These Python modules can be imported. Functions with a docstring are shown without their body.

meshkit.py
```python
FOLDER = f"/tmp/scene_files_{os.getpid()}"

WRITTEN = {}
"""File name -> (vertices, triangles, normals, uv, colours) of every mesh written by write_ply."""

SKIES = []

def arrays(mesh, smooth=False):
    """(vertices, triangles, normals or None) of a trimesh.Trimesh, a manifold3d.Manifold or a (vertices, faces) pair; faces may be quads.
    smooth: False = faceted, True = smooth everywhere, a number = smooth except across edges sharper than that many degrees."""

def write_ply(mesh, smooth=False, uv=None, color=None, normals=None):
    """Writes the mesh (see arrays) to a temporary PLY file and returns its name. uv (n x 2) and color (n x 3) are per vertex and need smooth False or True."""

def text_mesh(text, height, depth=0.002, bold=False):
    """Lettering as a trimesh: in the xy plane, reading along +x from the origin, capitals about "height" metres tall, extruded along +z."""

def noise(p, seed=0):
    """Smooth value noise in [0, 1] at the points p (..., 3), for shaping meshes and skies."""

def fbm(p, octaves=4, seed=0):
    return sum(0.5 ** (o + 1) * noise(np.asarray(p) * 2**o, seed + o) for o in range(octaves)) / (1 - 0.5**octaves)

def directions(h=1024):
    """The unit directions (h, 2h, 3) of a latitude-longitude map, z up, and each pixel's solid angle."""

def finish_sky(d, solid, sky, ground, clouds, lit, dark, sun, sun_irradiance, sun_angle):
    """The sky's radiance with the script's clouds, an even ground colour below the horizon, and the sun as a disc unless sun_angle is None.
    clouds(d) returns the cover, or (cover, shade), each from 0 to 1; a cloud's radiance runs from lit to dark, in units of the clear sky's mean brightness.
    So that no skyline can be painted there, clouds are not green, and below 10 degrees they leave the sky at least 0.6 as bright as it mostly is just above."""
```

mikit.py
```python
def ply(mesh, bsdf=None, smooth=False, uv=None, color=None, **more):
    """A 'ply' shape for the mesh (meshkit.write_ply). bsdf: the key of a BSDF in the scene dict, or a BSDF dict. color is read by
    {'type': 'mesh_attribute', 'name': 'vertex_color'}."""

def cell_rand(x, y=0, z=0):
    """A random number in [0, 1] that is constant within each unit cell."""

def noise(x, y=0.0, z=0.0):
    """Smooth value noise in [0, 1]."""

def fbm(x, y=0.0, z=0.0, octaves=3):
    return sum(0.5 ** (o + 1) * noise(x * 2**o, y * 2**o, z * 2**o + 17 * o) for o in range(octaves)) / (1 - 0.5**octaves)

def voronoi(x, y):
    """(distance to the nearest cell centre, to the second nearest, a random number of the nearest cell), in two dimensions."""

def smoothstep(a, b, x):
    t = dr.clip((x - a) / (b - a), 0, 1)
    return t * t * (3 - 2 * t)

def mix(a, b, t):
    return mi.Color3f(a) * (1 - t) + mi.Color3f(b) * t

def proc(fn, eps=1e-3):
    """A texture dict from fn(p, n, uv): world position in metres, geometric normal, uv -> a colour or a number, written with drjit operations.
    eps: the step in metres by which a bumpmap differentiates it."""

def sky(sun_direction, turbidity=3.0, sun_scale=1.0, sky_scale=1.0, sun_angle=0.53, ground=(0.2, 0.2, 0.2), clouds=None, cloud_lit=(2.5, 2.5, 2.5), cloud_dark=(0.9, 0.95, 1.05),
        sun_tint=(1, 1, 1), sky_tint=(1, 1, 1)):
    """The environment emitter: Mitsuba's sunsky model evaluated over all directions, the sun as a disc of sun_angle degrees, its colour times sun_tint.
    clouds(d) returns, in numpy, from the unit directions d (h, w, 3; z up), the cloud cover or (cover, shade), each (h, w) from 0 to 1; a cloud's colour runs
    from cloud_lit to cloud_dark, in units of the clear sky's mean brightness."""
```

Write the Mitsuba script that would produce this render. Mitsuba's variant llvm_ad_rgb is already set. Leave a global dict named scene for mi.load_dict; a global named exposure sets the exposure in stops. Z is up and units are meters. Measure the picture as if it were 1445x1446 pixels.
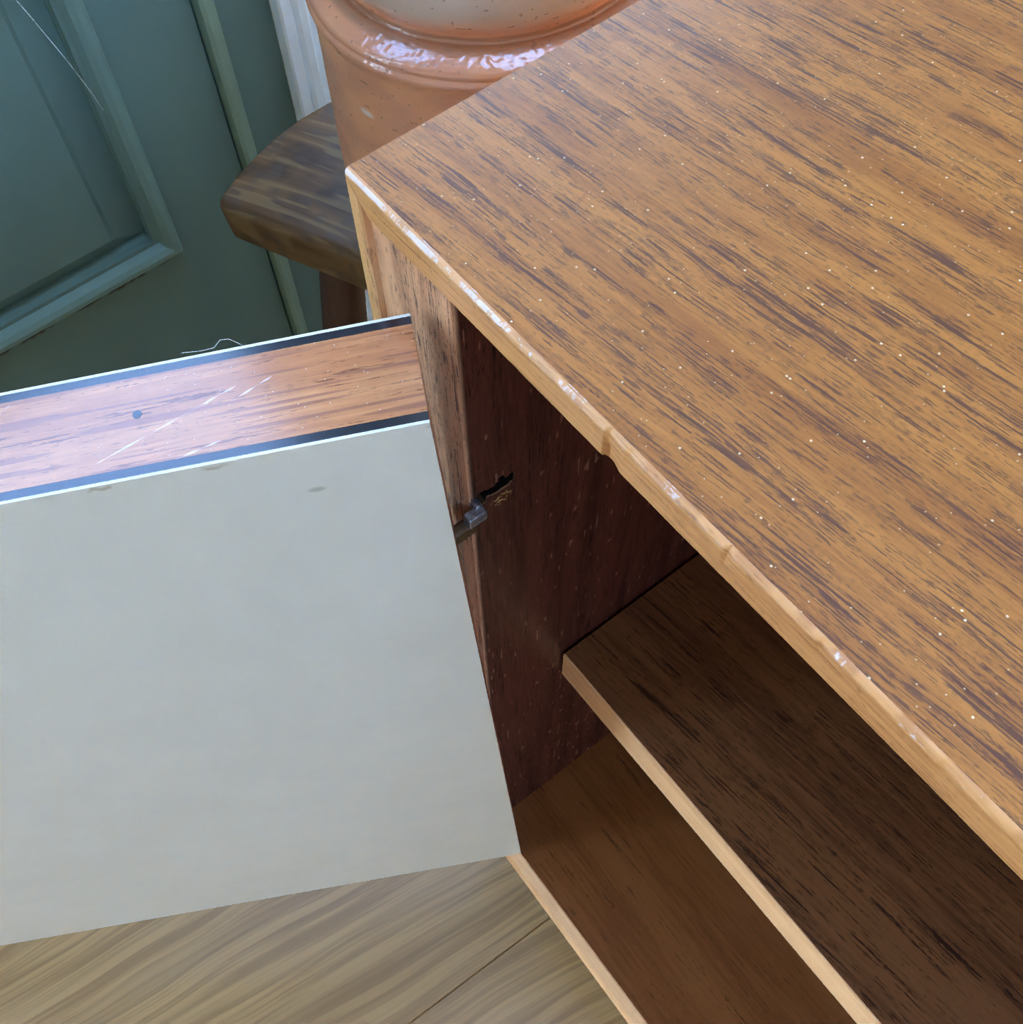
import math, random
import numpy as np, trimesh, manifold3d as m3
from shapely.geometry import Polygon, box as sbox
import drjit as dr
import mitsuba as mi
import mikit, meshkit
from mikit import noise, fbm, voronoi, smoothstep, mix, proc

rng = np.random.RandomState(7)
scene, labels = {}, {}

# ------------------------------------------------------------------ camera, sky, exposure
exposure = 0.0
CAM = np.array([0.122815, -0.058432, 0.123986])
RIGHT = np.array([0.5799047607772689, 0.810124438074283, -0.0860747539217257])
DOWN = np.array([0.6771726934732184, -0.5380635169908119, -0.5019211042561419])
FWD = np.array([-0.452932237362373, 0.2327789649395012, -0.8606197428827724])
M = np.eye(4)
M[:3, 0], M[:3, 1], M[:3, 2], M[:3, 3] = -RIGHT, -DOWN, FWD, CAM
FOCAL, PX, PY, SIZE = 1480.34, 594.22, 679.65, 1445.0
scene['camera'] = {'type': 'perspective', 'fov': math.degrees(2 * math.atan(SIZE / 2 / FOCAL)), 'fov_axis': 'x', 'near_clip': 0.01, 'far_clip': 50.0,
                   'principal_point_offset_x': (SIZE / 2 - PX) / SIZE, 'principal_point_offset_y': (723.0 - PY) / 1446.0,
                   'to_world': mi.ScalarTransform4f(M.tolist())}


def clouds(d):
    n = meshkit.fbm(d * np.array([3.0, 3.0, 5.0]), 4, seed=3)
    return 0.6 * np.clip((n - 0.55) * 3.5, 0, 1), np.clip((n - 0.6) * 2.0, 0, 1)


SUN = (0.25, 0.75, 0.75)
scene['sky'] = mikit.sky(SUN, turbidity=2.6, sun_scale=0.0, sky_scale=1.0, ground=(0.2, 0.19, 0.16), clouds=clouds, cloud_lit=(1.6, 1.6, 1.6), cloud_dark=(0.8, 0.85, 0.95), sky_tint=(1.04, 1.0, 0.98))
exposure = 7.35


# ------------------------------------------------------------------ helpers
def lin(r, g, b):
    return tuple(((c / 255) / 12.92 if c / 255 < 0.04045 else ((c / 255 + 0.055) / 1.055) ** 2.4) for c in (r, g, b))


def mixc(a, b, t):
    return mi.Color3f(*[x + (y - x) * t for x, y in zip(tuple(a), tuple(b))]) if not isinstance(a, mi.Color3f) else a * (1 - t) + mi.Color3f(*b) * t


def principled(color, rough=0.4, spec=0.5, **more):
    c = proc(color) if callable(color) else {'type': 'rgb', 'value': list(color)}
    return {'type': 'twosided', 'bsdf': {'type': 'principled', 'base_color': c, 'roughness': rough, 'specular': spec, **more}}


def tag(key, label=None, category=None, group=None, kind=None):
    labels[key] = {k: v for k, v in (('label', label), ('category', category), ('group', group), ('kind', kind)) if v}


def add(key, mesh, bsdf, smooth=30, to_world=None):
    d = mikit.ply(mesh, bsdf, smooth=smooth)
    if to_world is not None:
        d['to_world'] = mi.ScalarTransform4f(np.asarray(to_world).tolist())
    scene[key] = d
    return key


def tri(man):
    m = man.to_mesh()
    return trimesh.Trimesh(np.array(m.vert_properties[:, :3]), np.array(m.tri_verts), process=False)


def extrude(poly, h):
    """Counter-clockwise polygon in xy, from z=0 to z=h."""
    return trimesh.creation.extrude_polygon(Polygon(poly), h, engine='earcut')


AX = {'z': np.eye(4), 'x': np.array([[0, 0, 1, 0], [1, 0, 0, 0], [0, 1, 0, 0], [0, 0, 0, 1.0]]), 'y': np.array([[0, 1, 0, 0], [0, 0, 1, 0], [1, 0, 0, 0], [0, 0, 0, 1.0]])}


def prism(poly, axis, a, b):
    """Polygon in the two axes following `axis` (x: yz, y: zx, z: xy), from a to b."""
    m = extrude(poly, b - a)
    m.apply_translation([0, 0, a])
    m.apply_transform(AX[axis])
    return m


def rbox(x0, x1, y0, y1, z0, z1, r=0.0015, seg=2):
    """Box with rounded edges."""
    pts = []
    r = min(r, (x1 - x0) / 2.01, (y1 - y0) / 2.01, (z1 - z0) / 2.01)
    s = m3.Manifold.sphere(r, 4 * seg)
    parts = [s.translate((x, y, z)) for x in (x0 + r, x1 - r) for y in (y0 + r, y1 - r) for z in (z0 + r, z1 - r)]
    return tri(m3.Manifold.batch_hull(parts))


def lathe(profile, center, n=96):
    p = np.array(profile, float)
    a = np.linspace(0, 2 * np.pi, n, endpoint=False)
    v = np.stack([p[:, 0][:, None] * np.cos(a), p[:, 0][:, None] * np.sin(a), np.repeat(p[:, 1][:, None], n, 1)], -1).reshape(-1, 3) + np.array([center[0], center[1], 0])
    k, m = len(p), []
    i, j = np.meshgrid(np.arange(k - 1), np.arange(n), indexing='ij')
    q = np.stack([i * n + j, i * n + (j + 1) % n, (i + 1) * n + (j + 1) % n, (i + 1) * n + j], -1).reshape(-1, 4)
    return trimesh.Trimesh(v, np.vstack([q[:, [0, 1, 2]], q[:, [0, 2, 3]]]), process=False)


def tube(points, radius, sides=8):
    p = np.asarray(points, float)
    t = np.gradient(p, axis=0)
    t /= np.linalg.norm(t, axis=1, keepdims=True)
    ref = np.array([0.3, 0.2, 0.93])
    a = np.cross(t, ref)
    a /= np.linalg.norm(a, axis=1, keepdims=True)
    b = np.cross(t, a)
    ang = np.arange(sides) * 2 * np.pi / sides
    r = np.broadcast_to(radius, (len(p),))[:, None, None]
    v = (p[:, None] + r * (np.cos(ang)[None, :, None] * a[:, None] + np.sin(ang)[None, :, None] * b[:, None])).reshape(-1, 3)
    f, n = [], len(p)
    for i in range(n - 1):
        for j in range(sides):
            q = [i * sides + j, i * sides + (j + 1) % sides, (i + 1) * sides + (j + 1) % sides, (i + 1) * sides + j]
            f += [[q[0], q[1], q[2]], [q[0], q[2], q[3]]]
    v = np.vstack([v, p[0], p[-1]])
    for j in range(sides):
        f += [[n * sides, (j + 1) % sides, j], [n * sides + 1, (n - 1) * sides + j, (n - 1) * sides + (j + 1) % sides]]
    return trimesh.Trimesh(v, np.array(f), process=False)


# ------------------------------------------------------------------ materials
def teak(u, v, light, dark, pore, amount=0.5, scale=1.0, seed=0.0):
    """Teak veneer: u along the grain, v across it, in metres."""
    u, v = u * scale, v * scale
    v = v + 0.0016 * noise(u * 14 + seed, v * 30) + 0.00035 * noise(u * 120 + seed, v * 300)
    band = fbm(v * 230 + seed, u * 9 + 3.1)
    fine = fbm(v * 2200 + seed, u * 130, 1.7)
    c = mixc(light, dark, smoothstep(0.3, 0.72, band * 0.5 + fine * 0.5))
    dens = fbm(v * 420 + 7 + seed, u * 45 + 5)
    hazy = smoothstep(0.5, 0.75, dens) * smoothstep(0.3, 0.6, fine)
    c = mixc(c, [0.5 * (a + b) for a, b in zip(dark, pore)], 0.35 * amount * hazy)
    rag = noise(v * 7000 + seed, u * 1500, 5.0)
    p1 = noise(v * 2500 + seed, u * 95, 2.0)
    p2 = noise(v * 4600 + seed, u * 230, 9.0)
    p3 = noise(v * 6500 + seed, u * 600, 13.0)
    thr = 0.98 - amount * 0.72 * dens + 0.16 * (rag - 0.5)
    k = dr.maximum(dr.maximum(smoothstep(thr, thr + 0.16, p1), 0.85 * smoothstep(thr - 0.02, thr + 0.14, p2)), 0.65 * smoothstep(thr - 0.04, thr + 0.14, p3))
    return mixc(c, pore, 0.85 * k)


CG, SG = math.cos(math.radians(5.3)), math.sin(math.radians(5.3))


def top_color(p, n, uv):
    u, v = p.x * CG + p.y * SG, -p.x * SG + p.y * CG
    c = teak(u, v, lin(172, 106, 46), lin(144, 82, 34), lin(78, 44, 34), 0.68, 1.3)
    d, _, w = voronoi(p.x * 210, p.y * 210)
    fleck = smoothstep(0.05, 0.028, d) * smoothstep(0.75, 0.77, w)
    d2, _, w2 = voronoi(p.x * 480 + 3, p.y * 480)
    fleck2 = smoothstep(0.07, 0.045, d2) * smoothstep(0.82, 0.84, w2)
    c = mixc(c, lin(225, 195, 150), dr.maximum(0.8 * fleck, 0.6 * fleck2))
    for x0, y0, ln in ((0.0750, 0.0297, 0.0018), (0.0310, 0.0264, 0.0022), (0.0985, 0.0510, 0.0012)):
        a, b = p.x - x0, p.y - y0
        e = dr.abs(a * 0.35 + b * 0.15 + 0.0002 * noise(p.y * 900 + x0))
        c = mixc(c, lin(150, 84, 44), 0.6 * smoothstep(0.00016, 0.00005, e) * smoothstep(ln, 0.7 * ln, dr.abs(b)))
    return c


def edge_color(p, n, uv):
    c = teak(p.x, p.z * 1.0 + p.y, lin(204, 144, 84), lin(180, 114, 62), lin(140, 84, 48), 0.3, 1.0, 4.0)
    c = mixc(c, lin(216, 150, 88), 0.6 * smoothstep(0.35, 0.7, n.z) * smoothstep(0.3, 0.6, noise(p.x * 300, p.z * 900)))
    amt = smoothstep(0.07, 0.01, p.x) + 0.3 * smoothstep(0.16, 0.1, p.x)
    rough = 0.45 * noise(p.x * 240, 3.0) + 0.3 * noise(p.x * 900, p.z * 1200) + 0.25 * noise(p.x * 3200, p.z * 3200)
    wear_highlight = smoothstep(0.35, 0.6, n.z) * smoothstep(0.99, 0.93, n.z) * smoothstep(0.75 - 0.45 * amt, 0.95 - 0.45 * amt, rough)  # worn arris plus its white highlight painted in, fading away from the corner
    return mixc(c, lin(226, 212, 202), 0.6 * wear_highlight)


def side_color(p, n, uv):
    c = teak(p.z, p.x + p.y * 1.0, lin(218, 162, 118), lin(184, 128, 92), lin(78, 52, 50), 0.52, 0.9, 11.0)
    lip = smoothstep(0.0042, 0.0036, p.x)
    c2 = teak(p.z, p.x * 1.3, lin(212, 156, 98), lin(180, 118, 74), lin(120, 70, 44), 0.35, 1.0, 2.0)
    c = mixc(c, c2, lip)
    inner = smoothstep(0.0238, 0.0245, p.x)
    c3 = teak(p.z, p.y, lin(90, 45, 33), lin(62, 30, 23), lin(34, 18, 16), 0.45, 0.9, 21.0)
    fl = noise(p.y * 900, p.z * 160, 4.0)
    c3 = mixc(c3, lin(170, 122, 96), 0.4 * smoothstep(0.88, 0.95, fl))
    spl = smoothstep(0.0030, 0.0012, dr.sqrt(dr.square((p.y - 0.0125) * 0.8) + dr.square(p.z + 0.0925)))
    hole_shade = smoothstep(TK - 0.0004, TK - 0.0009, p.x) * smoothstep(0.0040, 0.0036, dr.abs(p.z + 0.0868)) * smoothstep(0.0045, 0.0050, p.y) * smoothstep(0.019, 0.018, p.y)
    c = mixc(c, lin(22, 15, 13), hole_shade)  # darkness inside the torn slot is put into the colour
    c3 = mixc(c3, lin(196, 160, 100), 0.7 * spl * smoothstep(0.5, 0.62, noise(p.y * 1500, p.z * 1500)))
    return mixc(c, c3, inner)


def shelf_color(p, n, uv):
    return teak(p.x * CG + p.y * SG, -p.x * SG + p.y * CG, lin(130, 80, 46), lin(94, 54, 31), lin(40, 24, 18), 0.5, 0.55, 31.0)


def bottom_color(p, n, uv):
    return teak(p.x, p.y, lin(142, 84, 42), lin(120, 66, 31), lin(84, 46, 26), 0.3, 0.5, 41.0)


def lipping_color(p, n, uv):
    return teak(p.x, p.z, lin(240, 188, 134), lin(226, 168, 114), lin(196, 136, 90), 0.15, 1.0, 51.0)


scene['teak_top'] = principled(top_color, 0.42, 0.3)
scene['teak_edge'] = principled(edge_color, 0.4, 0.4)
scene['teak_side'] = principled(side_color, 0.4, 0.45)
scene['teak_shelf'] = principled(shelf_color, 0.5, 0.25)
scene['teak_bottom'] = principled(bottom_color, 0.55, 0.2)
scene['teak_lipping'] = principled(lipping_color, 0.5, 0.4)

# cabinet door frame: a along the door away from the hinge, n outwards, up
TH, TILT = 4.236, -0.0371
Dd = np.array([math.cos(TH) * math.cos(TILT), math.sin(TH) * math.cos(TILT), math.sin(TILT)])
Dn = np.array([math.sin(TH), -math.cos(TH), 0.0])
Du = np.cross(Dd, Dn)
Du *= np.sign(Du[2])
Dh = np.array([0.0371, -0.0108, -0.0230])
DM = np.eye(4)
DM[:3, 0], DM[:3, 1], DM[:3, 2], DM[:3, 3] = Dd, Dn, Du, Dh


def door_local(p):
    q = [p.x - Dh[0], p.y - Dh[1], p.z - Dh[2]]
    return [sum(float(ax[k]) * q[k] for k in range(3)) for ax in (Dd, Dn, Du)]


def core_color(p, n, uv):
    a, b, c = door_local(p)
    v = b + c
    col = teak(a, v, lin(204, 138, 88), lin(182, 114, 70), lin(116, 58, 36), 0.36, 0.8, 61.0)
    line = smoothstep(0.66, 0.8, noise(v * 1500, a * 40, 3.0))
    col = mixc(col, lin(140, 80, 62), 0.6 * line)
    d, _, w = voronoi(a * 420, v * 420)
    col = mixc(col, lin(248, 226, 210), 0.5 * smoothstep(0.08, 0.03, d) * smoothstep(0.72, 0.74, w) * smoothstep(0.09, 0.02, a))
    for (a0, b0, a1, b1) in ((0.030, 0.0165, 0.058, 0.0045), (0.034, 0.005, 0.047, 0.0015), (0.080, 0.0215, 0.088, 0.014), (0.074, 0.021, 0.083, 0.012), (0.022, 0.018, 0.034, 0.012)):
        L = math.hypot(a1 - a0, b1 - b0)
        t = ((a - a0) * (a1 - a0) + (b - b0) * (b1 - b0)) / L
        e = dr.abs((a - a0) * (b1 - b0) - (b - b0) * (a1 - a0)) / L + 0.0004 * (noise(t * 500 + a0 * 99) - 0.3)
        col = mixc(col, lin(240, 232, 232), 0.4 * smoothstep(0.00022, 0.00006, e) * smoothstep(0.0, 0.001, t) * smoothstep(L, L - 0.001, t))
    return col


def sheet_color(p, n, uv):
    a, b, c = door_local(p)
    col = mixc(lin(224, 217, 196), lin(218, 212, 192), fbm(a * 60, c * 60))
    st = smoothstep(0.0009, 0.0, dr.abs(c + 0.0007 + 0.0008 * noise(a * 700))) * smoothstep(0.62, 0.8, noise(a * 210 + 2, 3.0))
    col = mixc(col, lin(150, 132, 84), 0.55 * st)
    m = smoothstep(0.0012, 0.0004, dr.sqrt(dr.square((a - 0.0225) * 0.5) + dr.square(c + 0.0145)))
    return mixc(col, lin(150, 144, 112), 0.5 * m)


scene['door_core'] = principled(core_color, 0.16, 0.55)
scene['door_sheet'] = principled(sheet_color, 0.45, 0.4)
scene['sheet_edge'] = principled(lin(225, 228, 226), 0.3, 0.6)
scene['dark_core'] = principled(lin(36, 30, 34), 0.15, 0.6)
scene['steel'] = principled(lambda p, n, uv: mixc(lin(196, 200, 204), lin(120, 122, 126), noise(p.x * 1500, p.y * 1500, p.z * 1500)), 0.35, 0.5, metallic=0.85)


def rust_color(p, n, uv):
    return mixc(lin(120, 88, 46), lin(56, 42, 34), fbm(p.x * 900, p.y * 900, p.z * 900))


scene['rusty_steel'] = principled(rust_color, 0.5, 0.5, metallic=0.4)


def sage_color(p, n, uv):
    return mixc(lin(128, 150, 128), lin(118, 142, 122), fbm(p.y * 60, p.z * 20, p.x * 60))


def moulding_color(p, n, uv):
    return green_color(p, n, uv) * 1.22  # lighter copy of the door green: light caught by the mouldings painted in


def green_color(p, n, uv):
    c = mixc(lin(104, 130, 118), lin(96, 120, 112), fbm(p.y * 30, p.z * 14, p.x * 30))
    e = p.z + 0.3915 + 0.0015 * noise(p.y * 300)
    st = smoothstep(0.0036, 0.0012, dr.abs(e)) * smoothstep(0.056, 0.044, p.y) * smoothstep(0.2, 0.45, noise(p.y * 120, p.z * 200))
    c = mixc(c, lin(64, 46, 26), 0.85 * st)
    bl = smoothstep(0.0026, 0.001, dr.sqrt(dr.square(p.y - 0.1295) + dr.square((p.z + 0.490) * 0.6)))
    return mixc(c, lin(170, 150, 120), 0.8 * bl)


scene['sage_paint'] = principled(sage_color, 0.45, 0.4)
scene['lit_green_paint'] = principled(moulding_color, 0.55, 0.3)
scene['green_paint'] = principled(green_color, 0.55, 0.3)
scene['white_paint'] = principled(lin(232, 244, 250), 0.4, 0.45)
scene['wall_paint'] = principled(lin(214, 204, 188), 0.8, 0.2)
scene['brown_paint'] = principled(lin(132, 112, 92), 0.7, 0.2)
scene['tan_paint'] = principled(lin(160, 142, 122), 0.7, 0.2)
scene['ceiling_paint'] = principled(lin(232, 226, 214), 0.9, 0.2)


def stool_color(p, n, uv):
    u, v = p.x * 0.913 + p.y * 0.407, -p.x * 0.407 + p.y * 0.913
    v = v + 0.006 * noise(u * 18, v * 40)
    c = mixc(lin(108, 78, 46), lin(84, 58, 34), smoothstep(0.2, 0.8, fbm(v * 240 + p.z * 150, u * 22, octaves=4)))
    c = mixc(c, lin(48, 36, 29), 0.6 * smoothstep(0.5, 0.75, fbm(u * 45, v * 60, p.z * 50)))
    c = mixc(c, lin(78, 64, 52), 0.5 * smoothstep(0.5, 0.8, noise(u * 160, v * 160, p.z * 100)))
    return mixc(c, lin(128, 102, 64), 0.5 * smoothstep(0.64, 0.85, noise(v * 420, u * 45, 2.0)))


def stool_leg_color(p, n, uv):
    return mixc(lin(84, 52, 40), lin(58, 34, 28), fbm(p.x * 300, p.y * 300, p.z * 12))


scene['stool_wood'] = principled(stool_color, 0.5, 0.18)
scene['stool_leg_wood'] = principled(stool_leg_color, 0.4, 0.45)
JX, JY = -0.1611, 0.1515


def jar_color(p, n, uv):
    q = fbm(p.x * 45, p.y * 45, p.z * 60)
    c = mixc(lin(222, 148, 102), lin(204, 134, 100), smoothstep(0.3, 0.7, q))
    up = smoothstep(-0.1005, -0.088, p.z + 0.004 * (noise(p.x * 120, p.y * 120, p.z * 30) - 0.5))
    c = mixc(c, lin(186, 170, 152), 0.75 * up)
    g = smoothstep(0.0022, 0.0008, dr.abs(p.z + 0.1006))
    c = mixc(c, lin(150, 104, 74), 0.7 * g)
    s = smoothstep(0.82, 0.9, noise(p.x * 650, p.y * 650, p.z * 650))
    c = mixc(c, lin(130, 84, 60), 0.5 * s)
    s2 = smoothstep(0.0035, 0.001, dr.sqrt(dr.square((p.x + 0.1500) * 0.6) + dr.square(p.y - 0.0845) + dr.square((p.z + 0.134) * 1.6)))
    return mixc(c, lin(226, 204, 190), s2)


def jar_bump(p, n, uv):
    return 0.6 * noise(p.x * 700, p.y * 700, p.z * 700) + 0.4 * noise(p.x * 240, p.y * 240, p.z * 240)


scene['jar_glaze'] = {'type': 'twosided', 'bsdf': {'type': 'bumpmap', 'bump': proc(jar_bump, 3e-4), 'scale': 0.0003,
                      'bsdf': {'type': 'principled', 'base_color': proc(jar_color), 'roughness': 0.14, 'specular': 0.8, 'clearcoat': 1.0, 'clearcoat_gloss': 0.9}}}

FA = math.radians(88.0)
V0 = -0.0577
FC, FS = math.cos(FA), math.sin(FA)


def floor_color(p, n, uv):
    u, v = p.x * FC + p.y * FS, -p.x * FS + p.y * FC
    row = dr.floor((v - V0) / 0.19)
    r = mikit.cell_rand(row, dr.floor((u + 0.41 * row - 0.55) / 1.25))
    u = u + r * 7.0
    vv = v + 0.11 * u + 0.022 * noise(u * 5.5, v * 9 + r * 5) + 0.004 * noise(u * 25, v * 50)
    g = noise(vv * 95, u * 1.3)
    h = fbm(vv * 420, u * 9)
    c = mixc(lin(200, 158, 102), lin(174, 132, 82), smoothstep(0.25, 0.75, h))
    c = mixc(c, lin(146, 112, 76), 0.3 * smoothstep(0.55, 0.85, g))
    return c * (0.9 + 0.2 * r)


scene['floor_wood'] = principled(floor_color, 0.3, 0.45)
scene['pane_glass'] = {'type': 'thindielectric', 'int_ior': 1.5}
scene['silk'] = principled(lin(230, 232, 228), 0.5, 0.4)

# ------------------------------------------------------------------ room
FLOOR, CEIL = -0.58, 1.85
X0, X1, Y0, Y1 = -0.396, 1.45, -2.6, 0.75
WT = 0.16

# floor planks, running away from the cabinet front at a slight angle
room = sbox(X0 - 0.02, Y0 - 0.02, X1 + 0.02, Y1 + 0.02)
add('floor', prism([(X0 - WT, Y0 - WT), (X1 + WT, Y0 - WT), (X1 + WT, Y1 + WT), (X0 - WT, Y1 + WT)], 'z', FLOOR - 0.06, FLOOR - 0.012), 'stool_leg_wood', False)
tag('floor', 'wooden floor of long greyish brown boards below the cabinet', kind='structure')
k = 0
for row in range(-20, 8):
    for col in range(-6, 7):
        u0, u1, v0, v1 = (col * 1.25 - 0.41 * row + 0.55), (col * 1.25 - 0.41 * row + 0.55) + 1.25, V0 + row * 0.19, V0 + row * 0.19 + 0.19
        g, b = 0.0002, 0.0008
        q = lambda m: Polygon([(u * FC - v * FS, u * FS + v * FC) for u, v in ((u0 + m, v0 + m), (u1 - m, v0 + m), (u1 - m, v1 - m), (u0 + m, v1 - m))])
        full = q(g)
        if not full.intersects(room):
            continue
        inside = room.contains(full)
        if inside:
            lo, hi = np.array(full.exterior.coords)[:4], np.array(q(g + b).exterior.coords)[:4]
            v = np.vstack([np.c_[lo, np.full(4, FLOOR - 0.012)], np.c_[lo, np.full(4, FLOOR - b)], np.c_[hi, np.full(4, FLOOR)]])
            f = [[8, 9, 10], [8, 10, 11]]
            for s in (0, 4):
                for i in range(4):
                    j = (i + 1) % 4
                    f += [[s + i, s + j, s + 4 + j], [s + i, s + 4 + j, s + 4 + i]]
            mesh = trimesh.Trimesh(v, f, process=False)
        else:
            part = full.intersection(room)
            if part.area < 1e-4:
                continue
            mesh = trimesh.creation.extrude_polygon(part, 0.012, engine='earcut')
            mesh.apply_translation([0, 0, FLOOR - 0.012])
        add('floor__plank' + (f'_{k:03d}' if k else ''), mesh, 'floor_wood', False)
        k += 1


def wall(name, boxes, label, bsdf='wall_paint'):
    ms = [tri(m3.Manifold.cube((x1 - x0, y1 - y0, z1 - z0)).translate((x0, y0, z0))) for x0, x1, y0, y1, z0, z1 in boxes]
    add(name, trimesh.util.concatenate(ms), bsdf, False)
    tag(name, label, kind='structure')


# left wall with the opening for the green door
DY0, DY1, DTOP = -0.52, 0.118, 1.46            # door leaf
OY0, OY1, OTOP = DY0 - 0.046, DY1 + 0.046, DTOP + 0.046
LW = (-1.7, -0.75, -0.45, 1.6)         # window further along the left wall: y0, y1, z0, z1
SW = (0.197, 0.68, -0.22, 0.5)         # small window between the green door and the corner
RW = (-0.85, 0.30, 0.75, 1.5)            # unseen window added in the right wall for fill light
wall('wall_left', [(X0 - WT, X0, Y0 - WT, LW[0], FLOOR, CEIL), (X0 - WT, X0, LW[1], OY0, FLOOR, CEIL), (X0 - WT, X0, LW[0], LW[1], FLOOR, LW[2]), (X0 - WT, X0, LW[0], LW[1], LW[3], CEIL),
                   (X0 - WT, X0, OY1, SW[0], FLOOR, CEIL), (X0 - WT, X0, SW[1], Y1 + WT, FLOOR, CEIL), (X0 - WT, X0, SW[0], SW[1], FLOOR, SW[2]), (X0 - WT, X0, SW[0], SW[1], SW[3], CEIL), (X0 - WT, X0, OY0, OY1, OTOP, CEIL)], 'pale wall around the green panelled door')
wall('wall_back', [(X0, X1, Y1, Y1 + WT, FLOOR, CEIL)], 'pale wall behind the cabinet')
wall('wall_right', [(X1, X1 + WT, Y0 - WT, RW[0], FLOOR, CEIL), (X1, X1 + WT, RW[1], Y1 + WT, FLOOR, CEIL), (X1, X1 + WT, RW[0], RW[1], FLOOR, RW[2]), (X1, X1 + WT, RW[0], RW[1], RW[3], CEIL)], 'pale brown wall at the far right of the room', 'tan_paint')
wall('wall_front', [(X0, X1, Y0 - WT, Y0, FLOOR, CEIL)], 'brown wall facing the cabinet front', 'brown_paint')
RL = (-0.33, 0.42, -0.10, 0.68)       # unseen rooflight added for light from above: x0, x1, y0, y1
wall('ceiling', [(X0 - WT, RL[0], Y0 - WT, Y1 + WT, CEIL, CEIL + 0.1), (RL[1], X1 + WT, Y0 - WT, Y1 + WT, CEIL, CEIL + 0.1), (RL[0], RL[1], Y0 - WT, RL[2], CEIL, CEIL + 0.1), (RL[0], RL[1], RL[3], Y1 + WT, CEIL, CEIL + 0.1)], 'white ceiling with an added rooflight above the cabinet', 'ceiling_paint')
rl = [rbox(a, b, c, d, CEIL + 0.03, CEIL + 0.09, 0.003) for a, b, c, d in ((RL[0], RL[0] + 0.04, RL[2], RL[3]), (RL[1] - 0.04, RL[1], RL[2], RL[3]), (RL[0], RL[1], RL[2], RL[2] + 0.04), (RL[0], RL[1], RL[3] - 0.04, RL[3]))]
add('window_4', trimesh.util.concatenate(rl), 'white_paint')
tag('window_4', 'white framed unseen rooflight added in the ceiling for light from above', kind='structure')
add('window_4__pane', trimesh.Trimesh([[RL[0] + 0.03, RL[2] + 0.03, CEIL + 0.06], [RL[1] - 0.03, RL[2] + 0.03, CEIL + 0.06], [RL[1] - 0.03, RL[3] - 0.03, CEIL + 0.06], [RL[0] + 0.03, RL[3] - 0.03, CEIL + 0.06]], [[0, 1, 2], [0, 2, 3]]), 'pane_glass', False)
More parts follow.
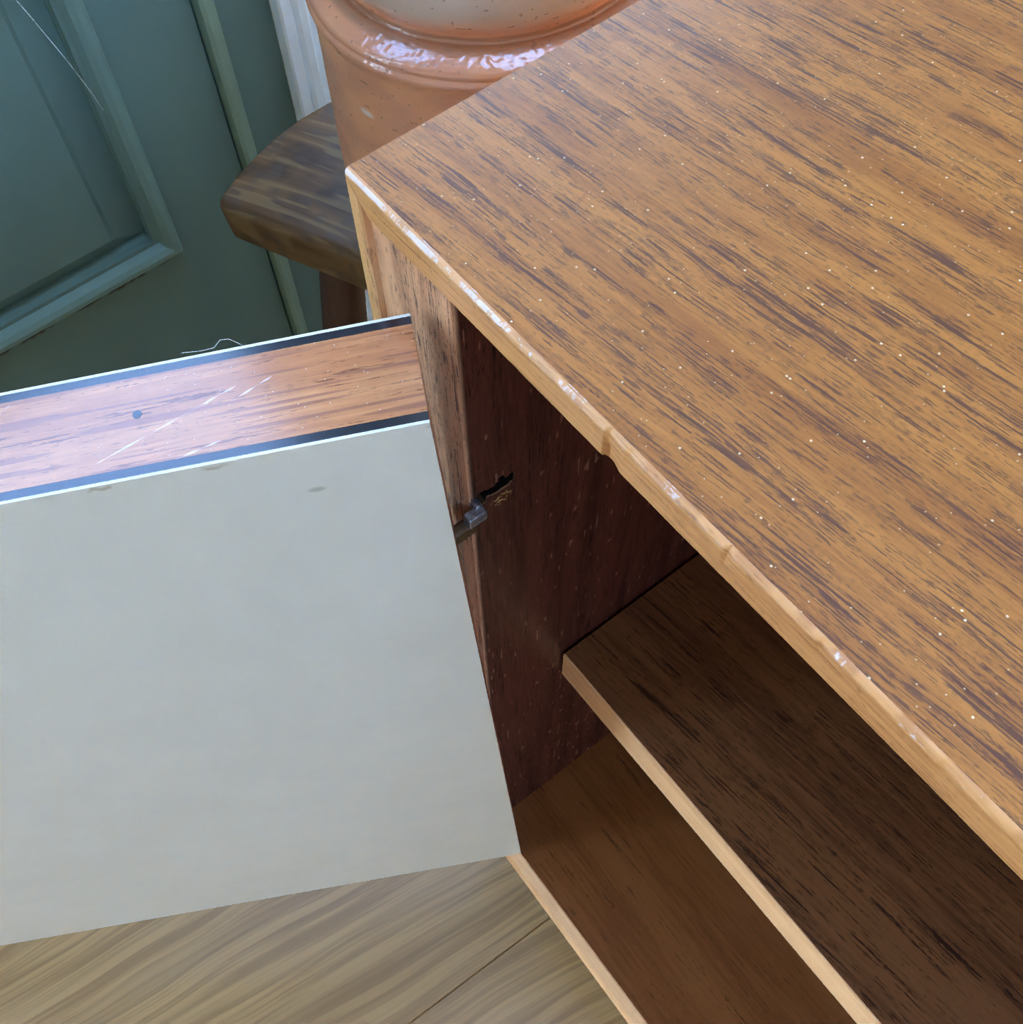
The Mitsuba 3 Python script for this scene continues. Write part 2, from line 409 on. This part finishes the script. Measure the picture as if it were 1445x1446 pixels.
for nwin, (xw, (y0, y1, z0, z1), lab) in enumerate(((X0 - 0.10, LW, 'white window frame in the wall left of the cabinet'), (X1 + 0.04, RW, 'white frame of an unseen window added in the far right wall'), (X0 - 0.10, SW, 'small white window frame beside the green door'))):
    key = f'window_{nwin + 1}'
    bars = [rbox(xw, xw + 0.06, y, y + 0.05, z0, z1, 0.003) for y in (y0, (y0 + y1) / 2 - 0.025, y1 - 0.05)] + [rbox(xw, xw + 0.06, y0, y1, z, z + 0.05, 0.003) for z in (z0, z1 - 0.05)]
    add(key, trimesh.util.concatenate(bars), 'white_paint')
    tag(key, lab, kind='structure')
    for i, (a, b) in enumerate(((y0 + 0.05, (y0 + y1) / 2 - 0.025), ((y0 + y1) / 2 + 0.025, y1 - 0.05))):
        add(key + '__pane' + ('_001' if i else ''), trimesh.Trimesh([[xw + 0.03, a, z0 + 0.05], [xw + 0.03, b, z0 + 0.05], [xw + 0.03, b, z1 - 0.05], [xw + 0.03, a, z1 - 0.05]], [[0, 1, 2], [0, 2, 3]]), 'pane_glass', False)

# green half-glazed door in the left wall
FX = X0                     # plane of the door's face
MO, MW = 0.0597, 0.0152     # outer edge of the panel moulding, its width
PY0, PZ0, PZ1 = DY0 + 0.058, -0.3885, 0.215
GZ0, GZ1 = 0.33, 1.1
leaf = [(FX - 0.042, FX, DY0, PY0 + MW, FLOOR + 0.006, DTOP), (FX - 0.042, FX, MO - MW, DY1 - 0.0015, FLOOR + 0.006, DTOP),
        (FX - 0.042, FX, PY0 + MW, MO - MW, FLOOR + 0.006, PZ0 + MW), (FX - 0.042, FX, PY0 + MW, MO - MW, PZ1 - MW, GZ0 + MW), (FX - 0.042, FX, PY0 + MW, MO - MW, GZ1 - MW, DTOP)]
add('door_1', trimesh.util.concatenate([tri(m3.Manifold.cube((b - a, d - c, f - e)).translate((a, c, e))) for a, b, c, d, e, f in leaf]), 'green_paint', False)
tag('door_1', 'old green painted half-glazed door behind the stool', kind='structure')
# fielded panel
py0, py1, pz0, pz1 = PY0 + MW - 0.004, MO - MW + 0.004, PZ0 + MW - 0.004, PZ1 - MW + 0.004
fy0, fy1, fz0, fz1 = PY0 + MW + 0.024, MO - MW - 0.024, PZ0 + MW + 0.0135, PZ1 - MW - 0.0135


def ringed(levels):
    """Rectangles in yz (y0, y1, z0, z1, x), outermost first, joined into a stepped panel facing +x."""
    v, f = [], []
    for y0, y1, z0, z1, x in levels:
        v += [[x, y0, z0], [x, y1, z0], [x, y1, z1], [x, y0, z1]]
    for s in range(0, 4 * (len(levels) - 1), 4):
        for i in range(4):
            j = (i + 1) % 4
            f += [[s + i, s + j, s + 4 + j], [s + i, s + 4 + j, s + 4 + i]]
    e = 4 * (len(levels) - 1)
    f += [[e, e + 1, e + 2], [e, e + 2, e + 3], [0, 2, 1], [0, 3, 2]]
    return trimesh.Trimesh(v, f, process=False)


panel = ringed([(py0, py1, pz0, pz1, FX - 0.026), (py0, py1, pz0, pz1, FX - 0.014), (fy0 - 0.003, fy1 + 0.003, fz0 - 0.003, fz1 + 0.003, FX - 0.0085), (fy0, fy1, fz0, fz1, FX - 0.0050)])
add('door_1__panel', panel, 'green_paint', False)


def moulding(y0, y1, z0, z1, side):
    """One mitred length of panel moulding, its outer edge on the given rectangle."""
    prof = [(0, -0.010), (0, 0.0045), (0.0025, 0.0072), (0.006, 0.0075), (0.0095, 0.0055), (0.0125, 0.0), (0.0152, -0.006), (0.0152, -0.010)]   # (inwards, out of the door)
    v = []
    for end in (0, 1):
        for w, x in prof:
            if side == 'right':
                v.append([FX + x, y1 - w, (z0 + w) if end == 0 else (z1 - w)])
            elif side == 'left':
                v.append([FX + x, y0 + w, (z0 + w) if end == 0 else (z1 - w)])
            elif side == 'bottom':
                v.append([FX + x, (y0 + w) if end == 0 else (y1 - w), z0 + w])
            else:
                v.append([FX + x, (y0 + w) if end == 0 else (y1 - w), z1 - w])
    n, f = len(prof), []
    for i in range(n):
        j = (i + 1) % n
        f += [[i, j, n + j], [i, n + j, n + i]]
    for i in range(1, n - 1):
        f += [[0, i, i + 1], [n, n + i + 1, n + i]]
    m = trimesh.Trimesh(v, f, process=False)
    m.fix_normals()
    return m


i = 0
for (a, b, c, d) in ((PY0, MO, PZ0, PZ1), (PY0, MO, GZ0, GZ1)):
    for side in ('right', 'bottom', 'left', 'top'):
        add('door_1__moulding' + (f'_{i:03d}' if i else ''), moulding(a, b, c, d, side), 'lit_green_paint', 25)
        i += 1
add('door_1__pane', trimesh.Trimesh([[FX - 0.018, PY0 + 0.012, GZ0 + 0.012], [FX - 0.018, MO - 0.012, GZ0 + 0.012], [FX - 0.018, MO - 0.012, GZ1 - 0.012], [FX - 0.018, PY0 + 0.012, GZ1 - 0.012]], [[0, 1, 2], [0, 2, 3]]), 'pane_glass', False)
# door frame: green jambs and head, a bead against the leaf, white architrave
jam = [(FX - WT, FX - 0.002, DY1, OY1, FLOOR, OTOP), (FX - WT, FX - 0.002, OY0, DY0, FLOOR, OTOP), (FX - WT, FX - 0.002, DY0, DY1, DTOP, OTOP)]
add('trim_1', trimesh.util.concatenate([tri(m3.Manifold.cube((b - a, d - c, f - e)).translate((a, c, e))) for a, b, c, d, e, f in jam]), 'green_paint', False)
tag('trim_1', 'green painted frame around the panelled door', kind='structure')
bead = lambda y, s: [(y, -0.002), (y + s * 0.012, -0.002), (y + s * 0.0115, 0.002), (y + s * 0.003, 0.0085), (y + s * 0.0005, 0.0075)]
for i, (y, s) in enumerate(((DY1 + 0.0002, 1), (DY0 - 0.0002, -1))):
    poly = [(FX + x, yy) for yy, x in bead(y, s)]
    m = prism(poly if Polygon(poly).exterior.is_ccw else poly[::-1], 'z', FLOOR, DTOP)
    add('trim_1__bead' + ('_001' if i else ''), m, 'sage_paint', 20)
arch = [(0.0, 0.0), (0.0, 0.010), (0.0012, 0.0115), (0.0078, 0.0115), (0.0090, 0.0095), (0.0098, 0.0115), (0.0112, 0.0130), (0.0162, 0.0130), (0.0178, 0.0095), (0.020, 0.0060), (0.027, 0.0060), (0.0275, 0.0)]
ms = []
for y, s in ((OY1 - 0.0005, 1), (OY0 + 0.0005, -1)):
    poly = [(FX + x, y + s * w) for w, x in arch]
    ms.append(prism(poly if Polygon(poly).exterior.is_ccw else poly[::-1], 'z', FLOOR, OTOP + 0.02))
add('trim_2', trimesh.util.concatenate(ms), 'white_paint', 20)
tag('trim_2', 'white moulded architrave beside the green door', kind='structure')
add('threshold', rbox(FX - WT, FX - 0.001, DY0, DY1, FLOOR - 0.012, FLOOR + 0.004, 0.002), 'stool_leg_wood')
labels['threshold'] = {'label': 'dark wooden threshold under the green door', 'kind': 'structure'}

# ------------------------------------------------------------------ cabinet
W, D, TK, LIPZ, LIPX, SET = 0.52, 0.36, 0.0245, 0.0070, 0.0038, 0.0040
ZB, ZU = -0.4032, -0.4277
tag('cabinet', 'teak cabinet with a worn top and its door standing open', 'cabinet')
YE = 0.0013
SETB = 0.022                # the underside of the top slopes back from its thin front edge
bev = lambda y: -LIPZ - (TK - LIPZ) * y / SETB
mp = prism([(YE, 0), (YE, bev(YE)), (SETB, -TK), (D, -TK), (D, 0)], 'x', 0, W)
v = mp.vertices.copy()
v[:, 0] = np.where(v[:, 0] < W / 2, -v[:, 2], W + v[:, 2])
add('cabinet__top_panel', trimesh.Trimesh(v, mp.faces, process=False), 'teak_top', False)
# worn front edging of the top: rounded arris, dents and chips
xs = np.r_[np.linspace(0, 0.16, 420), np.linspace(0.1605, W, 120)]
prof = [(YE, 0.0)] + [(0.0011 - 0.0011 * math.sin(t), -0.0011 + 0.0011 * math.cos(t)) for t in np.linspace(0, math.pi / 2, 7)] + [(0.0, -0.0028), (0.0, -0.0044), (0.0, -0.0060)] + [(0.0006 - 0.0006 * math.cos(t), -0.0064 - 0.0006 * math.sin(t)) for t in np.linspace(0.4, math.pi / 2, 3)] + [(YE, bev(YE))]
prof = np.array(prof)
P = np.zeros((len(xs), len(prof), 3))
P[:, :, 0] = xs[:, None]
P[:, :, 1:] = prof
nz = meshkit.fbm(np.stack(np.broadcast_arrays(P[..., 0] * 260, P[..., 2] * 250, P[..., 1] * 250), -1), 3, seed=5) - 0.5
amp = np.array([0.0] + [0.00035] * (len(prof) - 2) + [0.0])
amp[9:] *= 0.35
P[:, :, 1] += np.abs(nz) * amp * 1.1
P[:, 1:8, 2] -= np.abs(nz[:, 1:8]) * 0.0003
for x0, wd, dp, lo in ((0.0672, 0.0034, 0.0011, -0.0030), (0.0715, 0.003, 0.0003, 1.0), (0.0905, 0.0012, 0.0007, 1.0), (0.1065, 0.004, 0.0004, 1.0), (0.043, 0.002, 0.0003, 1.0), (0.125, 0.003, 0.0004, 1.0)):
    s = (P[..., 0] - x0) / wd
    fall = np.clip(1 - np.where(s < 0, np.abs(s) * 9, np.abs(s)), 0, 1)     # chip with a steep left end
    inner = np.r_[0, np.ones(len(prof) - 2), 0]
    P[..., 1] += dp * fall * inner * (np.where(P[..., 2] < lo, 1.0, 0.45) if lo < 0 else np.clip(1 + P[..., 2] / 0.004, 0, 1))
P[:, 1:-1, 1] = np.minimum(P[:, 1:-1, 1], YE - 0.0001)
P[:, :, 0] = np.clip(P[:, :, 0], -P[:, :, 2], W + P[:, :, 2])
nx_, np_ = len(xs), len(prof)
i, j = np.meshgrid(np.arange(nx_ - 1), np.arange(np_), indexing='ij')
jn = (j + 1) % np_
q = np.stack([i * np_ + j, (i + 1) * np_ + j, (i + 1) * np_ + jn, i * np_ + jn], -1).reshape(-1, 4)
f = np.vstack([q[:, [0, 2, 1]], q[:, [0, 3, 2]]])
caps = [[0, t, t + 1] for t in range(1, np_ - 1)] + [[(nx_ - 1) * np_, (nx_ - 1) * np_ + t + 1, (nx_ - 1) * np_ + t] for t in range(1, np_ - 1)]
add('cabinet__top_panel__front_edge', trimesh.Trimesh(P.reshape(-1, 3), np.vstack([f, caps]), process=False), 'teak_edge', 40)
labels['cabinet__top_panel__front_edge'] = {'label': 'pale orange solid edging with a chipped worn corner and a white highlight painted in'}

side = [(0.0007, 0), (LIPX - 0.0004, 0), (LIPX, 0.0004), (LIPX + 0.0002, 0.0016), (TK - 0.0008, SET - 0.0002), (TK, SET + 0.0008), (TK, D), (0, D), (0, 0.0007)]
sm = prism(side, 'z', ZU, 0.0)
v = sm.vertices.copy()
v[:, 2] = np.where(v[:, 2] > -0.1, -np.minimum(v[:, 0], LIPZ) - 0.0002, v[:, 2])
sm = trimesh.Trimesh(v, sm.faces, process=False)
right = sm.copy()
right.vertices[:, 0] = W - right.vertices[:, 0]
right.faces = right.faces[:, ::-1]


def man(t):
    t = t.copy()
    t.merge_vertices()
    return m3.Manifold(m3.Mesh(np.asarray(t.vertices, np.float32), np.asarray(t.faces, np.uint32)))


cut = m3.Manifold()
r2 = random.Random(3)
for c in range(9):                                    # torn-out slot behind the hinge
    y = 0.0050 + c * 0.00135
    hz = 0.0020 + 0.0007 * r2.random() + (0.0009 if c in (1, 2) else 0)
    cut += m3.Manifold.cube((0.018, 0.0016, 2 * hz), True).translate((TK - 0.008, y, -0.0868 + 0.0008 * (r2.random() - 0.5)))
cut += m3.Manifold.cube((0.010, 0.0018, 0.002), True).translate((TK - 0.003, 0.0128, -0.0836))
lm = man(sm)
lm = lm - cut if not lm.is_empty() else lm
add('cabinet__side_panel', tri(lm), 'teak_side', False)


def right_color(p, n, uv):
    return side_color(mi.Point3f(W - p.x, p.y, p.z), n, uv)


scene['teak_side_right'] = principled(right_color, 0.4, 0.45)
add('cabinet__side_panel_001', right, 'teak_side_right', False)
# bottom, back, shelf
bl = 0.0185
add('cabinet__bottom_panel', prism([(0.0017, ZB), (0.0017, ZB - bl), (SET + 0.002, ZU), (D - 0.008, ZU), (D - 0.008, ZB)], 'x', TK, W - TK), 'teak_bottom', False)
add('cabinet__bottom_panel__front_edge', prism([(0.0010, ZB), (-0.0026, ZB - 0.0028), (-0.0034, ZB - 0.0042), (-0.0034, ZB - bl + 0.0006), (-0.0028, ZB - bl), (0.0017, ZB - bl), (0.0017, ZB)], 'x', TK, W - TK), 'teak_lipping', False)
labels['cabinet__bottom_panel__front_edge'] = {'label': 'pale solid wood front edge of the cabinet floor'}
add('cabinet__back_panel', rbox(TK, W - TK, D - 0.008, D - 0.001, ZU, -TK, 0.0005), 'teak_shelf')
SY, SZ, ST = 0.0359, -0.2303, 0.0202
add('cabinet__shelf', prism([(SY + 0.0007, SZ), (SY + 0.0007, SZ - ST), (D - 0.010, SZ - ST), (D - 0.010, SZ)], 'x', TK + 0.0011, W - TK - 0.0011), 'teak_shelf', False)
add('cabinet__shelf__front_edge', prism([(SY + 0.0003, SZ), (SY, SZ - 0.0003), (SY, SZ - ST + 0.0005), (SY + 0.0005, SZ - ST), (SY + 0.0007, SZ - ST), (SY + 0.0007, SZ)], 'x', TK + 0.0011, W - TK - 0.0011), 'teak_lipping', False)
labels['cabinet__shelf__front_edge'] = {'label': 'pale solid wood front edge of the shelf'}
for i, (x, y) in enumerate(((0.05, 0.05), (W - 0.05, 0.05), (0.05, D - 0.05), (W - 0.05, D - 0.05))):
    add('cabinet__leg' + (f'_{i:03d}' if i else ''), lathe([(0.0, ZU), (0.019, ZU), (0.019, ZU - 0.004), (0.0115, FLOOR + 0.003), (0.0105, FLOOR), (0.0, FLOOR)], (x, y), 32), 'teak_side_right')
# open door: wooden core between two sheets of white laminate on dark backing
DW, DHH, DT = 0.465, 0.3817, 0.0240
TS, TB = 0.00062, 0.0018
tag('cabinet__door', 'open door, pale grey inside, with a wooden core between two laminate sheets')
add('cabinet__door', trimesh.creation.box(bounds=[[0, TS + TB, -DHH], [DW, DT - TS - TB, 0]]), 'door_core', False, DM)
i = 0
for i, (b0, b1) in enumerate(((TS, TS + TB), (DT - TS - TB, DT - TS))):
    add('cabinet__door__backing_sheet' + ('_001' if i else ''), trimesh.creation.box(bounds=[[0, b0, -DHH], [DW, b1, -0.00005]]), 'dark_core', False, DM)
    tag('cabinet__door__backing_sheet' + ('_001' if i else ''), 'dark backing line along the edge of the door')
for i, (b0, b1) in enumerate(((0, TS), (DT - TS, DT))):
    add('cabinet__door__laminate_sheet' + ('_001' if i else ''), trimesh.creation.box(bounds=[[0, b0, -DHH], [DW, b1, 0.0]]), 'door_sheet', False, DM)
tag('cabinet__door__laminate_sheet', 'plain pale grey laminate face inside the door')
pin = trimesh.creation.cylinder(radius=0.00085, height=0.006, sections=20)
pin.apply_translation([0.0505, 0.0133, -0.0029])
add('cabinet__door__pin', pin, 'dark_core', 30, DM)
tag('cabinet__door__pin', 'small dark pin head in the top edge of the door')
# hinge
hb = trimesh.util.concatenate([rbox(0.0249, 0.0278, 0.0008, 0.0062, -0.0908, -0.0868, 0.0006), rbox(0.0175, 0.0262, 0.0040, 0.0060, -0.0884, -0.0858, 0.0004)])
add('cabinet__hinge', hb, 'steel')
tag('cabinet__hinge', 'bare steel hinge arm pulled out of its slot')
add('cabinet__hinge__knuckle', rbox(0.0242, 0.0276, -0.0045, 0.0037, -0.0945, -0.0898, 0.0011), 'rusty_steel')
tag('cabinet__hinge__knuckle', 'rusty brown hinge knuckle')

# ------------------------------------------------------------------ stool
tag('stool', 'dark worn wooden stool under the stoneware jar beside the green door', 'stool')
u_, v_ = np.array([0.913, 0.407]), np.array([-0.16, 0.987])
A = np.array([-0.2607, 0.0525])
left = [A, (-0.2705, 0.0700), (-0.2775, 0.0876), (-0.2820, 0.1020), (-0.2845, 0.1166), (-0.2850, 0.1353), (-0.283, 0.160), (-0.277, 0.190), (-0.268, 0.222)]
Bq = A + u_ * 0.252
outline = Polygon([tuple(A), tuple(Bq), tuple(Bq + np.array([0.004, 0.09])), tuple(Bq + np.array([-0.022, 0.175])), (-0.15, 0.33), (-0.25, 0.275)] + [tuple(c) for c in left[::-1][:-1]])
outline = outline.buffer(-0.006).buffer(0.006, quad_segs=10).simplify(0.0001)
ring = np.array(outline.exterior.coords)[:-1]
if not Polygon(ring).exterior.is_ccw:
    ring = ring[::-1]
L = np.r_[0, np.cumsum(np.linalg.norm(np.diff(np.vstack([ring, ring[:1]]), axis=0), axis=1))]
t = np.linspace(0, L[-1], 361)[:-1]
cl = np.vstack([ring, ring[:1]])
ring = np.stack([np.interp(t, L, cl[:, 0]), np.interp(t, L, cl[:, 1])], 1)
tg = np.roll(ring, -2, 0) - np.roll(ring, 2, 0)
tg /= np.linalg.norm(tg, axis=1, keepdims=True)
nr = np.stack([tg[:, 1], -tg[:, 0]], 1)
ZS, TSK = -0.24, 0.0275
lay = [(-0.0040, ZS), (-0.0026, ZS - 0.0003), (-0.0012, ZS - 0.0013), (-0.0003, ZS - 0.0027), (0.0, ZS - 0.0045), (-0.0008, ZS - 0.014), (-0.0022, ZS - TSK + 0.003), (-0.0040, ZS - TSK + 0.0008), (-0.006, ZS - TSK)]
vs = np.vstack([np.c_[ring + nr * o, np.full(len(ring), z)] for o, z in lay])
n = len(ring)
f = []
for s in range(len(lay) - 1):
    for i in range(n):
        j = (i + 1) % n
        f += [[s * n + i, (s + 1) * n + i, (s + 1) * n + j], [s * n + i, (s + 1) * n + j, s * n + j]]
for base, flip in ((0, 1), ((len(lay) - 1) * n, -1)):
    pts = vs[base:base + n, :2]
    tv, tf = trimesh.creation.triangulate_polygon(Polygon(pts), engine='earcut')
    idx = np.array([np.argmin(np.linalg.norm(pts - p, axis=1)) for p in tv])
    tf = idx[tf]
    for a, b, c in tf:
        ar = np.cross(pts[b] - pts[a], pts[c] - pts[a])
        a, b, c = (a, b, c) if ar * flip > 0 else (a, c, b)
        f.append([base + a, base + b, base + c])
add('stool__seat', trimesh.Trimesh(vs, f, process=False), 'stool_wood', 40)
for i, (x, y, sx, sy) in enumerate(((-0.2245, 0.098, -0.036, -0.016), (-0.062, 0.172, 0.012, -0.02), (-0.235, 0.25, -0.03, 0.03), (-0.085, 0.285, 0.02, 0.03))):
    zt = ZS - TSK + 0.006
    tt = np.linspace(0, 1, 9)
    pts = np.stack([x + sx * tt, y + sy * tt, zt + (FLOOR + 0.0 - zt) * tt], 1)
    leg = tube(pts, 0.0105 + 0.0028 * np.sin(np.clip(tt * 1.3, 0, 1) * np.pi), 20)
    leg.vertices[:, 2] = np.maximum(leg.vertices[:, 2], FLOOR)
    add('stool__leg' + (f'_{i:03d}' if i else ''), leg, 'stool_leg_wood', 40)

# ------------------------------------------------------------------ stoneware jar
ZJ = ZS
ctrl = [(0.0, ZJ), (0.058, ZJ), (0.0605, ZJ + 0.0006), (0.0622, ZJ + 0.003), (0.0642, ZJ + 0.012), (0.0657, ZJ + 0.03), (0.0664, ZJ + 0.06), (0.0665, -0.1300), (0.0666, -0.1160),
        (0.0672, -0.1132), (0.0682, -0.1116), (0.0686, -0.1101), (0.0683, -0.1087), (0.0676, -0.1080), (0.0675, -0.1074), (0.0677, -0.1066), (0.0674, -0.1055), (0.0665, -0.1044), (0.0642, -0.1032), (0.0616, -0.1020), (0.0597, -0.1013), (0.0584, -0.1011), (0.0575, -0.1013), (0.0569, -0.1012), (0.0564, -0.1004), (0.0566, -0.0982), (0.0576, -0.0962), (0.0592, -0.0940), (0.0604, -0.0905), (0.0608, -0.0860), (0.0606, -0.0815), (0.0596, -0.0775), (0.0580, -0.0752), (0.0560, -0.0745), (0.0538, -0.0752), (0.0524, -0.0775), (0.0520, -0.0830), (0.0524, -0.1000),
        (0.0600, -0.1080), (0.0620, -0.1200), (0.0620, ZJ + 0.02), (0.058, ZJ + 0.01), (0.0, ZJ + 0.009)]
add('stoneware_jar', lathe(ctrl, (JX, JY), 160), 'jar_glaze', 50)
tag('stoneware_jar', 'brown salt-glazed stoneware jar standing on the dark stool', 'jar')

# ------------------------------------------------------------------ threads
cob = np.array([(-0.385, 0.022, -0.165), (-0.37, 0.0270, -0.181), (-0.36, 0.0335, -0.2064), (-0.362, 0.0385, -0.2286), (-0.382, 0.0450, -0.258)])
tt = np.linspace(0, 4, 40)
cobp = np.stack([np.interp(tt, range(5), cob[:, c]) for c in range(3)], 1)
add('cobweb_strand', tube(cobp, 0.00012, 6), 'silk')
tag('cobweb_strand', 'thin pale cobweb strand hanging across the green door', 'cobweb')
hp = [DM @ np.array([a, b, c, 1.0]) for a, b, c in ((0.0305, 0.0236, 0.0002), (0.0315, 0.0243, 0.0006), (0.0330, 0.0250, 0.0014), (0.0345, 0.0248, 0.0018), (0.0360, 0.0243, 0.0006), (0.0385, 0.0244, 0.0003), (0.0420, 0.0243, 0.0010))]
add('hair', tube(np.array(hp)[:, :3], 0.00004, 6), 'silk')
tag('hair', 'fine curled hair caught on the top edge of the open door', 'hair')
